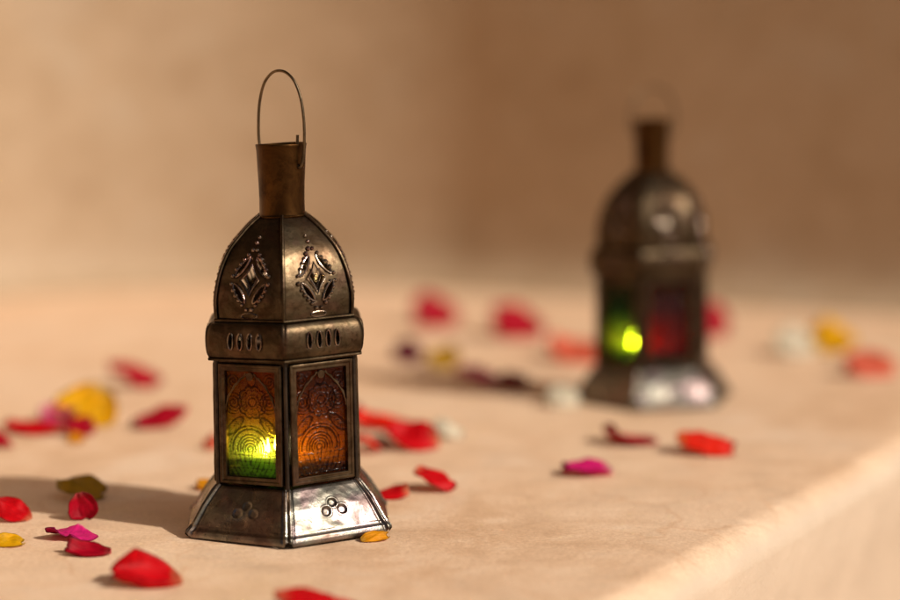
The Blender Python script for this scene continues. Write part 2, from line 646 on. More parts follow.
def leaf(cx, cy, dx, dy, ln, wd, n=18):
    """pointed almond, half-length ln along (dx,dy), half-width wd, in face pixels"""
    pts = []
    L = math.hypot(dx, dy)
    dx, dy = dx / L, dy / L
    for i in range(n):
        a = 2 * PI * i / n
        q = math.cos(a)
        w = wd * math.copysign(abs(math.sin(a)) ** 1.3, math.sin(a))
        pts.append((cx + dx * q * ln - dy * w, cy + dy * q * ln + dx * w))
    return pts


def dome_mesh():
    mb = MB()
    for k in range(6):
        hw = lerp_prof(dome_prof, AC_V) / 2
        holes_px = []
        jit = lambda: rng.uniform(-0.8, 0.8)
        # middle rhombus and four almond slits along its sides
        hx, hy = 10.6, 15.2
        rh = []
        for (ax, ay), (bx, by) in (((0, -hy), (hx, 0)), ((hx, 0), (0, hy)), ((0, hy), (-hx, 0)), ((-hx, 0), (0, -hy))):
            for i in range(5):
                q = i / 5
                px, py = ax + (bx - ax) * q, ay + (by - ay) * q
                s = 1 - 0.16 * math.sin(PI * q)
                rh.append((px * s, py * s + 1.5))
        holes_px.append(rh)
        for sx, sy in ((1, 1), (-1, 1), (1, -1), (-1, -1)):
            cx, cy = sx * 10.8 + jit() * .5, sy * 12.4 + 1.5 + jit() * .5
            holes_px.append(leaf(cx, cy, sx * 10, -sy * 14, 11.2, 3.1))
        holes = [[(x / hw, AC_V + y) for x, y in h] for h in holes_px]
        vs, fs = pierced(holes, 22, 34, 215.5, 314.5)

        def dp(u, v, lift=0.0):
            r = lerp_prof(dome_prof, v)
            p = facept(k, u, v, r)
            b = 1.2 * (1 - u * u) + 0.5 * noise.noise(Vector((u * 2.2, v * 0.05, k * 5.1)))
            return (p + facen(k) * (b + lift)) * U
        mb.add([dp(u, v) for u, v in vs], fs)
        mb.cur = 1
        # bent-up rims of the leaves
        for h in holes[1:]:
            mb.tube([dp(u, v, 0.8) for u, v in h], 1.0 * U, 6, closed=True)
        mb.tube([dp(u, v, 0.2) for u, v in holes[0]], 0.7 * U, 6, closed=True)
        # two cut tongues curling up inside the opening
        for sg in (-1, 1):
            mb.tube([dp(sg * q / hw, AC_V + y, -1.0 - 2.0 * math.sin(PI * i / 6)) for i, (q, y) in enumerate([(0.4, -13), (0.9, -9), (2.0, -5), (3.8, -1.5), (5.6, 1.5), (6.6, 5), (6.2, 8)])], [1.1 * U, 1.2 * U, 1.1 * U, 1.0 * U, 0.9 * U, 0.7 * U, 0.4 * U], 6)
        # punched beads round the opening, a short stem of beads above, a stamp below
        n = 24
        for i in range(n):
            a = 2 * PI * (i + 0.5) / n
            sx, sy = math.cos(a), math.sin(a)
            rr = 1.0 / (abs(sx) ** 1.25 + abs(sy) ** 1.25) ** (1 / 1.25)
            bx, by = sx * rr * 21.5, sy * rr * 30 + 1.5
            p = Vector(dp(bx / hw, AC_V + by, 0.8))
            mb.ball(p, rng.uniform(1.8, 2.6) * U, 10, 6)
        for q in range(2):
            p = Vector(dp(rng.uniform(-.03, .03), AC_V + 36 + q * 5.2, 0.5))
            mb.ball(p, (2.3 - q * 0.3) * U, 8, 5)
        mb.tube([dp(8 * math.cos(2 * PI * i / 16) / hw, 221 + 2.6 * math.sin(2 * PI * i / 16), 0.3) for i in range(16)], 0.8 * U, 6, closed=True)
        mb.cur = 0
        # scored seam down each corner
        zs_ = [215.5 + 99 * i / 40 for i in range(41)]
        mb.tube([(hexc(k, lerp_prof(dome_prof, z) + 1.2) + Vector((0, 0, z))) * U for z in zs_], 1.7 * U, 8)
    return mb.mesh('dome', warp)


# --- neck and its wire handle
def neck_mesh():
    mb = MB()
    pr = [(23.4, 309), (22.6, 313), (22.0, 318), (22.0, 330), (22.4, 345), (23.2, 362), (24.0, 378), (24.6, 382), (24.9, 383.6), (24.5, 384.6), (23.7, 384.2), (23.2, 381), (21.6, 350), (21.0, 312)]
    n = 48
    mb.grid([[(U * (r + 0.35 * noise.noise(Vector((math.cos(6.283 * k / n) * 1.5, math.sin(6.283 * k / n) * 1.5, z * .03)))) * math.cos(2 * PI * k / n),
               U * r * math.sin(2 * PI * k / n), U * (z + (0.5 * math.sin(4 * PI * k / n) if z > 375 else 0))) for k in range(n)] for r, z in pr], cu=True)
    # overlapped vertical seam and a soldered ring at the foot
    a = R(-38)
    mb.tube([(U * 25.0 * math.cos(a), U * 25.0 * math.sin(a), U * 362 + 0), (U * 25.1 * math.cos(a), U * 25.1 * math.sin(a), U * 364)], 2.6 * U, 10)
    mb.tube([(U * 24.2 * math.cos(2 * PI * i / 40), U * 24.2 * math.sin(2 * PI * i / 40), U * 313.5) for i in range(40)], 1.5 * U, 8, closed=True)
    return mb.mesh('neck', warp)


def handle_mesh():
    mb = MB()
    a = R(-42)
    hx = Vector((math.cos(a), math.sin(a), 0))
    pts = []

    def P(s, z):
        return (hx * s + Vector((0, 0, z))) * U
    ctrl = [(-20.5, 363), (-24, 365), (-26.5, 372), (-29.5, 388), (-29.2, 405), (-26.6, 425), (-20, 443), (-9.5, 453.5), (1, 456), (11, 453), (20, 444), (26.5, 428), (29.5, 408), (30.0, 388), (28.8, 372), (26.8, 364), (24.3, 361.3), (22.0, 363), (21.2, 370), (21.3, 380), (21.5, 393)]
    sm = smooth_prof(ctrl, 6)
    mb.tube([P(s, z) + Vector((-hx.y, hx.x, 0)) * (U * 0.9 * math.sin(i * .11)) for i, (s, z) in enumerate(sm)], 1.45 * U, 8)
    return mb.mesh('handle', warp)


# --- glass box
ZB0, ZB1 = 52.0, 178.0
RB0, RB1 = 79.0, 77.6


def boxpt(k, s, t, n):
    """face-local pixels: s across (centre 0), t above ground, n outwards from the face plane"""
    q = (t - ZB0) / (ZB1 - ZB0)
    r = RB0 + (RB1 - RB0) * q
    a = R(-60 + 60 * k)
    nx, ny = math.cos(a), math.sin(a)
    d = r * APO + n
    return Vector((nx * d - ny * s, ny * d + nx * s, t)) * U


def frame_mesh(k):
    mb = MB()
    hw = 34.8
    t0, t1 = 55.5, 174.5
    pr = [(0, -5), (0, 0.6), (0.7, 1.9), (2.0, 2.4), (3.4, 2.1), (4.0, 1.3), (5.4, 1.1), (6.3, 1.4), (7.1, 1.2), (7.6, 0.2), (7.6, -4)]
    rows = []
    for d, n in pr:
        lp = []
        for (s0, u0), (s1, u1) in (((-1, 0), (1, 0)), ((1, 0), (1, 1)), ((1, 1), (-1, 1)), ((-1, 1), (-1, 0))):
            for i in range(14):
                q = i / 14
                sx = (s0 + (s1 - s0) * q) * (hw - d)
                tt = (t0 + d) + ((t1 - d) - (t0 + d)) * (u0 + (u1 - u0) * q)
                j = 0.35 * noise.noise(Vector((sx * .06, tt * .06, k * 2.3)))
                lp.append(boxpt(k, sx, tt, n + j))
        rows.append(lp)
    mb.grid(rows, cu=True)
    return mb.mesh('glass_frame', warp)


def arch_mesh(k):
    """thin cut-metal arch laid on the glass in the upper part of the frame"""
    mb = MB()
    for sg in (-1, 1):
        c = smooth_prof([(sg * 27, 128), (sg * 25, 137), (sg * 20, 147), (sg * 13, 155.5), (sg * 8, 160), (sg * 3.5, 164)], 5)
        a, b, a2, b2 = [], [], [], []
        for i, (s, t) in enumerate(c):
            w = 1.25 + 0.5 * math.sin(i * 1.1)
            a.append(boxpt(k, s, t, 0.7)); b.append(boxpt(k, s + sg * w, t + w * .8, 0.7))
            a2.append(boxpt(k, s, t, -0.8)); b2.append(boxpt(k, s + sg * w, t + w * .8, -0.8))
        mb.grid([a, b, b2, a2], cv=True)
    n = 16
    rim = [boxpt(k, 3.8 * math.cos(2 * PI * i / n), 162 + 4 * math.sin(2 * PI * i / n), 0.9) for i in range(n)]
    rim2 = [boxpt(k, 3.8 * math.cos(2 * PI * i / n), 162 + 4 * math.sin(2 * PI * i / n), -0.8) for i in range(n)]
    mb.grid([rim, rim2], cu=True)
    mb.add(rim, [tuple(range(n))])
    return mb.mesh('arch_trim', warp)


def relief(s, t):
    """pressed pattern of the pane in pixels (s centred, t above the pane's foot)"""
    h = 0.0

    def ridge(d, w=1.0):
        return math.exp(-(d / w) ** 2)
    # lower fan of concentric arcs
    x, y = s + 2.0, t - 29
    d = math.hypot(x, y)
    if y > -3:
        for r in (3.0, 5.8, 8.6, 11.4, 14.2):
            h += ridge(d - r, 0.75)
        h += 1.3 * ridge(d - 19.5, 0.9) + 0.8 * ridge(d - 22.6, 0.7)
        if 15.5 < d < 18.6:
            h += 0.6 * ridge(math.sin(9 * math.atan2(y, x)) * d * 0.22, 0.6)
    else:
        h += 0.5 * ridge(math.fmod(abs(x) + 0.12 * y * y * 0.1, 5.0) - 2.5, 0.8)
        h += 0.5 * ridge(math.fmod(t, 6.5) - 3.2, 0.7)
    # leaves springing from the fan, ribbed
    for sg in (-1, 1):
        lx, ly = (s - sg * 19), (t - 51)
        a = sg * 0.8
        px, py = lx * math.cos(a) + ly * math.sin(a), -lx * math.sin(a) + ly * math.cos(a)
        e = math.hypot(px / 4.8, py / 12)
        h += 1.0 * ridge((e - 1) * 5.2, 0.8)
        if e < 0.95:
            h += 0.55 * ridge(math.fmod(py + abs(px) * 1.2 + 40, 3.2) - 1.6, 0.6)
        # scrolls
        for cy, R0 in ((74, 11.5), (95, 8.0)):
            dx, dy = s - sg * 20, t - cy
            dd = math.hypot(dx, dy)
            if dd < R0:
                h += 0.9 * ridge(math.fmod(dd + math.atan2(dy, dx) * 0.55 * sg + 20, 3.4) - 1.7, 0.7)
    # upper rosette
    x, y = s - 1.0, t - 75
    d, ang = math.hypot(x, y), math.atan2(y, x)
    rr = 16 * (0.86 + 0.14 * abs(math.cos(5 * ang)) ** 0.6)
    h += 1.1 * ridge(d - rr, 0.9) + 0.7 * ridge(d - rr * 0.78, 0.7) + 0.9 * ridge(d - 4.2, 0.8) + 0.6 * ridge(d - 7.0, 0.6)
    if 7 < d < rr * 0.76:
        h += 0.6 * ridge(math.sin(10 * ang) * d * .2, 0.6)
    # drop above it and veins in the ground
    h += 0.9 * ridge((math.hypot(s / 5, (t - 97) / 7) - 1) * 5, 0.9)
    v = noise.noise(Vector((s * 0.16, t * 0.16, 5.0)))
    h += 0.45 * ridge(v * 7, 0.7)
    h += 0.30 * noise.noise(Vector((s * 0.28, t * 0.28, 2.0))) + 0.28 * noise.noise(Vector((s * 0.8, t * 0.8, 9.0)))
    return h


def pane_mesh(k):
    mb = MB()
    hw, t0, t1 = 28.6, 61.5, 168.5
    nx, ny = 124, 220
    fr, bk = [], []
    for j in range(ny + 1):
        t = t0 + (t1 - t0) * j / ny
        fr.append([]); bk.append([])
        for i in range(nx + 1):
            s = -hw + 2 * hw * i / nx
            fr[-1].append(boxpt(k, s, t, -2.6 + 1.1 * relief(s, t - t0)))
            bk[-1].append(boxpt(k, s, t, -6.0))
    mb.grid(fr)
    mb.grid([r[::-1] for r in bk])
    HR = [relief(-hw + 2 * hw * i / nx, (t1 - t0) * j / ny) for j in range(ny + 1) for i in range(nx + 1)]
    # close the rim
    ring_f = fr[0] + [r[-1] for r in fr[1:-1]] + fr[-1][::-1] + [r[0] for r in fr[1:-1]][::-1]
    ring_b = bk[0] + [r[-1] for r in bk[1:-1]] + bk[-1][::-1] + [r[0] for r in bk[1:-1]][::-1]
    mb.grid([ring_b, ring_f], cu=True)
    me = mb.mesh('glass_pane', warp)
    nf = len(HR)
    bm = bmesh.new(); bm.from_mesh(me)
    ly = bm.verts.layers.float.new('relief')
    bm.verts.ensure_lookup_table()
    for i in range(nf):
        bm.verts[i][ly] = min(1.0, max(0.0, HR[i]))
    bmesh.ops.remove_doubles(bm, verts=bm.verts, dist=1e-7)
    bmesh.ops.recalc_face_normals(bm, faces=bm.faces)
    bm.to_mesh(me); bm.free()
    return me


def post_mesh(k):
    mb = MB()
    c = hexc(k, 1)
    p0 = c * (RB0 - 2.2); p1 = c * (RB1 - 2.2)
    n = 12
    pts = []
    for i in range(n + 1):
        q = i / n
        p = p0.lerp(p1, q)
        pts.append((p + Vector((0, 0, ZB0 - 1 + (ZB1 + 1 - ZB0) * q))) * U)
    mb.tube(pts, [2.3 * U + 0.00012 * noise.noise(Vector((i * .9, k, 0))) for i in range(n + 1)], 10)
    return mb.mesh('corner_post', warp)


# --- flared foot
def base_panel_mesh(k):
    mb = MB()
    nu, nv = 144, 104
    # profile along the slope: (distance fraction, r, z)
    pr = [(0.0, 112.5, 1.0), (0.03, 113.4, 2.2), (0.07, 113.2, 5.0), (0.12, 111.6, 8.6), (0.135, 110.4, 9.4), (0.16, 108.6, 11.0), (0.55, 94.5, 33.0), (0.9, 81.0, 50.0), (0.96, 78.5, 52.3), (1.0, 76.5, 53.2)]
    dep = (1.0, 0.8, 0.7, 0.9, 0.6, 0.45)[k]
    sn = Vector((facen(k).x * 0.78, facen(k).y * 0.78, 0.62))
    rows = []
    dim = [(-0.14, 0.47), (0.04, 0.60), (0.22, 0.47)]
    for j in range(nv + 1):
        q = j / nv
        for (q0, r0, z0), (q1, r1, z1) in zip(pr, pr[1:]):
            if q <= q1 + 1e-9:
                f = (q - q0) / (q1 - q0)
                r, z = r0 + (r1 - r0) * f, z0 + (z1 - z0) * f
                break
        row = []
        for i in range(nu + 1):
            u = -1 + 2 * i / nu
            ug = u * 0.988
            h = 0.0
            au = abs(u)
            h += 1.9 * math.exp(-((au - 0.965) / 0.022) ** 2)           # folded side edges
            h -= 0.8 * math.exp(-((au - 0.905) / 0.025) ** 2)
            if q > 0.2:
                h += 0.9 * noise.noise(Vector((u * 1.3, q * 2.0, k * 9.1))) + 0.25 * noise.noise(Vector((u * 5, q * 7, k * 3.3)))
                for du, dq in dim:
                    ox, oy = (u - du) * 48, (q - dq) * 66
                    d = math.hypot(ox, oy)
                    h += dep * (-1.5 / (1 + math.exp(min(40, (d - 4.3) / 0.5))) + 0.35 * math.exp(-((d - 5.8) / 1.2) ** 2))
                h -= 0.9 * math.exp(-((u - 0.02) * 48 / 11) ** 2 - ((q - .35) * 66 / 7) ** 2)
            lift = 5.5 * max(0, (au - 0.90) / 0.1) ** 2 * max(0, 1 - q / 0.12)
            p = facept(k, ug, z + lift, r) + sn * h
            row.append(p * U)
        rows.append(row)
    mb.grid(rows)
    return mb.mesh('base_panel', warp)


def tray_mesh():
    mb = MB()
    top = [(hexc(k, 77.0) + Vector((0, 0, 52.0))) * U for k in range(6)]
    bot = [(hexc(k, 77.0) + Vector((0, 0, 50.2))) * U for k in range(6)]
    mb.add(top, [tuple(range(6))]); mb.add(bot, [tuple(range(6))[::-1]])
    mb.grid([bot, top], cu=True)
    return mb.mesh('floor_plate', warp)


# glass colours, face k counted from the right of the front corner: 0 right, 1 far right, 2, 3 back, 4 far left, 5 left
GLASS_NEAR = {0: G_AMBER, 1: G_AMBER, 2: G_AMBER, 3: G_RED, 4: G_LIME, 5: G_GREEN}
GLASS_FAR = {0: G_RED, 1: G_RED, 2: G_AMBER, 3: G_LIME, 4: G_GREEN, 5: G_LIME}

near_base = at(289, 524)
lantern = empty('lantern', near_base, R(4.2), 'sharp bronze hexagonal lantern in front with pierced dome and olive and amber glass', 'lantern', 'candle lanterns on the ledge')
for k in range(6):
    solid(link('base_panel', base_panel_mesh(k), M_STEEL, lantern, 40), 0.7 * U)
link('floor_plate', tray_mesh(), M_DARK, lantern, 30)
for k in range(6):
    link('corner_post', post_mesh(k), M_DARK, lantern, 60)
    fo = link('glass_frame', frame_mesh(k), M_BRONZE, lantern, 35)
    link('glass_pane', pane_mesh(k), GLASS_NEAR[k], fo, 60)
    link('arch_trim', arch_mesh(k), M_BRONZE, fo, 40)
for nm_, fn_ in (('band', band_mesh), ('dome', dome_mesh)):
    o_ = solid(link(nm_, fn_(), M_BRONZE, lantern, 28), 0.9 * U)
    o_.data.materials.append(M_WORN)
link('neck', neck_mesh(), M_NECK, lantern, 45)
link('handle', handle_mesh(), M_WIRE, lantern, 60)



def copy_tree(o, parent=None):
    c = o.copy()
    C.objects.link(c)
    if parent:
        c.parent = parent
    for ch in list(o.children):
        copy_tree(ch, c)
    return c


far_base = at(652, 399)
lantern2 = copy_tree(lantern)
lantern2.location = far_base
lantern2.rotation_euler = (0, 0, R(-16.0))
lantern2['label'] = 'blurred dark hexagonal lantern farther back with green and deep red glass'
# the far lantern has other glass colours: give its panes their own material slots
fr_near = [c for c in lantern.children if c.name.startswith('glass_frame')]
idx = {c.data.name: k for k, c in enumerate(fr_near)}
for c in lantern2.children:
    if c.name.startswith('glass_frame'):
        k = idx[c.data.name]
        for g in c.children:
            if g.name.startswith('glass_pane'):
                g.material_slots[0].link = 'OBJECT'
                g.material_slots[0].material = GLASS_FAR[k]


# the far lantern's wire handle has tipped over backwards on its two holes
for c in lantern2.children:
    if c.name.startswith('neck'):
        pz = Vector((-0.012 * 345 * U, 0, 0))
        c.matrix_local = Matrix.Translation(pz) @ Matrix.Rotation(R(50), 4, 'Z') @ Matrix.Translation(-pz)
    if c.name.startswith('handle'):
        a = R(8)
        ax = Vector((math.cos(a), math.sin(a), 0))
        pv = Vector((-0.012 * 363 * U, 0, (363 * 0.98 - 4.6) * U + 0.0017))
        rm = Matrix.Rotation(R(-48), 4, ax) @ Matrix.Rotation(R(50), 4, 'Z')
        c.matrix_local = Matrix.Translation(pv) @ rm @ Matrix.Translation(-pv)


# --- tea lights standing inside the lanterns
def candle(lan, label):
    mw = lan.matrix_basis
    loc = mw @ (Vector((-10, -22, 47.0)) * U + Vector((0, 0, 0.0019)))
    o = empty('tealight_candle', loc, 0, label, 'candle', 'lit tea lights inside the lanterns')
    r = 36 * U
    mb = MB(); mb.lathe([(0.0005, 0), (r * .97, 0), (r, 0.0006), (r * 1.01, 26 * U), (r * 1.03, 27 * U), (r * 0.985, 27 * U), (r * 0.97, 24 * U)], 40)
    link('cup', mb.mesh('cup'), M_CUP, o, 40)
    mb = MB(); mb.lathe([(0.0003, 0.001), (r * .95, 0.001), (r * .955, 24 * U), (r * .8, 23.4 * U), (r * .3, 22.6 * U), (0.0003, 22.4 * U)], 40)
    link('wax', mb.mesh('wax'), M_WAX, o, 40)
    fx = Vector((-8 * U, -17 * U, 0))
    mb = MB(); mb.tube([fx + Vector((0, 0, 21 * U)), fx + Vector((0.0002, 0, 27 * U)), fx + Vector((0.0007, 0, 30 * U))], 0.9 * U, 8)
    link('wick', mb.mesh('wick'), M_WICK, o, 60)
    mb = MB(); mb.lathe([(0.0001, 28 * U), (1.3 * U, 29.5 * U), (1.9 * U, 32 * U), (1.6 * U, 35 * U), (0.9 * U, 39 * U), (0.0001, 43 * U)], 16, (fx.x, fx.y))
    link('flame', mb.mesh('flame'), M_FLAME, o, 90)
    return o


M_CUP = simple('green_cup', (0.13, 0.34, 0.06), 0.4, 0.3)
candle(lantern, 'lit tea light behind the olive green glass of the sharp front lantern')
candle(lantern2, 'lit tea light behind the green glass of the blurred far lantern')

# ------------------------------------------------------------------ rose petals
_pm = {}


def petal_mat(name, tip, claw, tl=0.35):
    if name in _pm:
        return _pm[name]
    m, t, out = mat(name)
    uv = t.nodes.new('ShaderNodeUVMap')
    sep = t.nodes.new('ShaderNodeSeparateXYZ'); t.links.new(uv.outputs[0], sep.inputs[0])
    tc = t.nodes.new('ShaderNodeTexCoord')
    nz = noise_n(t, tc.outputs['Object'], 260, 4, 0.6)
    ad = t.nodes.new('ShaderNodeMath'); ad.operation = 'MULTIPLY_ADD'; ad.inputs[1].default_value = 0.25
    t.links.new(nz.outputs[0], ad.inputs[0]); t.links.new(sep.outputs[1], ad.inputs[2])
    c = ramp(t, ad.outputs[0], [(0.10, claw), (0.30, tip), (1.0, [x * 0.92 for x in tip])]).outputs[0]
    # thin, slightly browned rim and soft bruises
    ux = t.nodes.new('ShaderNodeMath'); ux.operation = 'SUBTRACT'; ux.inputs[1].default_value = 0.5; t.links.new(sep.outputs[0], ux.inputs[0])
    ua = t.nodes.new('ShaderNodeMath'); ua.operation = 'ABSOLUTE'; t.links.new(ux.outputs[0], ua.inputs[0])
    u2 = t.nodes.new('ShaderNodeMath'); u2.operation = 'MULTIPLY'; u2.inputs[1].default_value = 2.0; t.links.new(ua.outputs[0], u2.inputs[0])
    mxr = t.nodes.new('ShaderNodeMath'); mxr.operation = 'MAXIMUM'; t.links.new(u2.outputs[0], mxr.inputs[0]); t.links.new(sep.outputs[1], mxr.inputs[1])
    rn = t.nodes.new('ShaderNodeMath'); rn.operation = 'MULTIPLY_ADD'; rn.inputs[1].default_value = 0.10
    t.links.new(nz.outputs[0], rn.inputs[0]); t.links.new(mxr.outputs[0], rn.inputs[2])
    rim = ramp(t, rn.outputs[0], [(0.0, 1.0), (0.985, 1.0), (1.0, 0.5)]).outputs[0]
    c = mixc(t, 1.0, c, rim, 'MULTIPLY')
    bz = noise_n(t, tc.outputs['Object'], 120, 3, 0.6)
    bz = ramp(t, bz.outputs[0], [(0.34, 0.72), (0.5, 1.0)]).outputs[0]
    c = mixc(t, 1.0, c, bz, 'MULTIPLY')
    # veins fanning from the claw
    mp = t.nodes.new('ShaderNodeMapping'); mp.inputs['Scale'].default_value = (26, 2.0, 1)
    t.links.new(uv.outputs[0], mp.inputs[0])
    vn = noise_n(t, mp.outputs[0], 1.0, 3, 0.6)
    dk = ramp(t, vn.outputs[0], [(0.35, 0.8), (0.6, 1.0)]).outputs[0]
    c = mixc(t, 1.0, c, dk, 'MULTIPLY')
    b = t.nodes.new('ShaderNodeBsdfPrincipled')
    t.links.new(c, b.inputs['Base Color'])
    b.inputs['Roughness'].default_value = 0.5
    b.inputs['Specular IOR Level'].default_value = 0.16
    bp = t.nodes.new('ShaderNodeBump'); bp.inputs['Strength'].default_value = 0.3; bp.inputs['Distance'].default_value = 0.0006
    t.links.new(vn.outputs[0], bp.inputs['Height']); t.links.new(bp.outputs[0], b.inputs['Normal'])
    x = t.nodes.new('ShaderNodeBsdfTranslucent'); t.links.new(c, x.inputs[0])
    mx = t.nodes.new('ShaderNodeMixShader'); mx.inputs[0].default_value = tl
    t.links.new(b.outputs[0], mx.inputs[1]); t.links.new(x.outputs[0], mx.inputs[2])
    t.links.new(mx.outputs[0], out.inputs[0])
    _pm[name] = m
    return m


COL = {
    'red': ((0.76, 0.004, 0.010), (0.75, 0.25, 0.12)),
    'crimson': ((0.56, 0.003, 0.022), (0.62, 0.10, 0.10)),
    'dark': ((0.32, 0.003, 0.012), (0.40, 0.05, 0.05)),
    'plum': ((0.16, 0.008, 0.03), (0.2, 0.04, 0.05)),
    'scarlet': ((0.88, 0.022, 0.006), (0.9, 0.35, 0.1)),
    'orange': ((0.86, 0.10, 0.035), (0.9, 0.45, 0.1)),
    'coral': ((0.86, 0.17, 0.09), (0.9, 0.5, 0.3)),
    'magenta': ((0.82, 0.02, 0.22), (0.92, 0.62, 0.55)),
    'pink': ((0.80, 0.10, 0.22), (0.92, 0.72, 0.62)),
    'yellow': ((0.96, 0.52, 0.006), (0.9, 0.62, 0.12)),
    'amber': ((0.95, 0.40, 0.008), (0.85, 0.5, 0.08)),
    'ochre': ((0.66, 0.37, 0.025), (0.5, 0.36, 0.08)),
    'cream': ((0.86, 0.76, 0.58), (0.85, 0.8, 0.55)),
}


def petal(label, px, py, wpx, hpx, kind, col, yaw, aspect=1.0, seed=0, bend=None, cup=None, tilt=None, lift=0.0, crease=1.0):
    """px, py: middle of the petal on the ledge; wpx: its longest side; aspect: width / length"""
    rg = random.Random(seed * 77 + 5)
    g = at(px, py)
    L = wpx * g.y / FPX / math.cos(PITCH)
    Wd = L * aspect
    P = {'flat': (0.35, 0.5, 0), 'cup': (0.8, 1.3, 0), 'dome': (0.7, 1.1, 180), 'curl': (1.7, 0.8, 0), 'roll': (0.5, 4.6, 0),
         'fold': (0.5, 2.3, 0), 'stand': (0.7, 1.6, -62), 'arch': (1.5, 0.6, 180), 'tent': (0.4, 2.0, 180)}[kind]
    bnd, cp, tl = P
    bnd = bend if bend is not None else bnd
    cp = cup if cup is not None else cp
    tl = tilt if tilt is not None else tl
    nu, nv = 20, 24
    rows, uvs = [], []
    # centre line: an arc whose turning grows towards the tip
    y = z = 0.0
    line = []
    for j in range(nv + 1):
        v = j / nv
        th = bnd * (v - 0.25) * (1.3 if v > 0.7 else 1.0)
        line.append((y, z, th))
        y += L / nv * math.cos(th); z += L / nv * math.sin(th)
    ph = rg.uniform(0, 6)
    cr = [(rg.uniform(0, PI), rg.uniform(-0.25, 0.25), rg.uniform(0.10, 0.30) * rg.choice((-1, 1))) for _ in range(2)]
    for j in range(nv + 1):
        v = j / nv
        cy, cz, th = line[j]
        w = Wd / 2 * max(0.03, (math.sin(PI * min(1, 0.04 + 0.93 * v ** 0.8)) ** 0.42) * (0.60 + 0.46 * v ** 0.7)) * 1.05 * (1 + 0.09 * noise.noise(Vector((v * 4.5, seed * 2.3, 1.0))))
        row = []
        for i in range(nu + 1):
            u = -1 + 2 * i / nu
            a = cp * (0.45 + 0.55 * v)
            if a > 0.05:
                rad = w * 2 / a
                if kind == 'roll':
                    rad *= 1 + 0.18 * u
                x = rad * math.sin(u * a / 2); h = rad * (1 - math.cos(u * a / 2))
            else:
                x, h = u * w, 0
            # the tip edge dips in a notch, the rim is ruffled
            notch = -0.09 * L * math.exp(-(u / 0.25) ** 2) * v ** 6
            ruf = L * (0.045 * math.sin(u * 4.3 + ph) * v ** 3 + 0.05 * noise.noise(Vector((u * 1.7, v * 2.2, seed * 3.1))) + 0.018 * noise.noise(Vector((u * 5, v * 5, seed * 1.7))))
            for ca, cc, amp in cr:                       # soft creases
                e = u * 0.5 * math.cos(ca) + (v - 0.5) * math.sin(ca) - cc
                ruf += crease * L * amp * 0.55 * (math.sqrt(e * e + 0.0016) - 0.04)
            curl = 0.10 * L * max(0, abs(u) - 0.72) * (1 if seed % 2 else -1)
            yy = cy + notch * math.cos(th) - math.sin(th) * (h + ruf + curl)
            zz = cz + notch * math.sin(th) + math.cos(th) * (h + 1.7 * ruf + curl)
            row.append(Vector((x, yy - L * 0.45, zz)))
        rows.append(row)
    rot = Euler((R(tl + rg.uniform(-6, 6)), R(rg.uniform(-8, 8)), 0)).to_matrix()
    ry = Matrix.Rotation(R(yaw), 3, 'Z')
    rows = [[ry @ (rot @ p) for p in r] for r in rows]
    xs = [p.x for r in rows for p in r]
    k = min(1.7, max(0.6, L / (max(xs) - min(xs))))
    se = math.sin(math.atan2(CAM_H, g.y)); ce = math.cos(math.atan2(CAM_H, g.y))
    want = hpx / wpx * L
    best = None
    for step in range(0, 8 if kind == 'roll' else 20):               # lean the far side up until the petal looks as tall as in the photograph
        m3 = Matrix.Rotation(R(step * 3), 3, 'X')
        q = [m3 @ (p * k) for r in rows for p in r]
        hh = [p.z * ce + p.y * se for p in q]
        e = abs(max(hh) - min(hh) - want)
        if best is None or e < best[0] - 1e-6:
            best = (e, m3, max(hh) - min(hh))
    kz = min(1.5, max(0.55, want / best[2]))
    rows = [[best[1] @ (p * k) for p in r] for r in rows]
    zmin = min(p.z for r in rows for p in r); ze = (max(p.z for r in rows for p in r) - zmin) * kz
    xs = [p.x for r in rows for p in r]; ys = [p.y for r in rows for p in r]
    mx, my = (max(xs) + min(xs)) / 2, (max(ys) + min(ys)) / 2
    mb = MB()
    fl = 0.14 * ze                          # the underside settles on the ledge instead of touching it in one point
    sit = lambda z: (math.hypot(z - fl, 0.10 * ze) + (z - fl)) * 0.5
    base = sit(0.0)
    mb.grid([[(p.x - mx, p.y - my, (sit((p.z - zmin) * kz) - base) * 1.12) for p in r] for r in rows])
    me = mb.mesh('rose_petal')
    ul = me.uv_layers.new(name='UVMap')
    for lp in me.loops:
        i, j = lp.vertex_index % (nu + 1), lp.vertex_index // (nu + 1)
        ul.data[lp.index].uv = (i / nu, j / nv)
    o = link('rose_petal', me, petal_mat('petal_' + col, *COL[col]))
    o.location = (g.x, g.y, 0.0004 + lift)
    sb = o.modifiers.new('thickness', 'SOLIDIFY'); sb.thickness = 0.0004; sb.offset = 0
    o['label'] = label
    o['category'] = 'petal'
    o['group'] = 'rose petals scattered on the ledge'
    return o


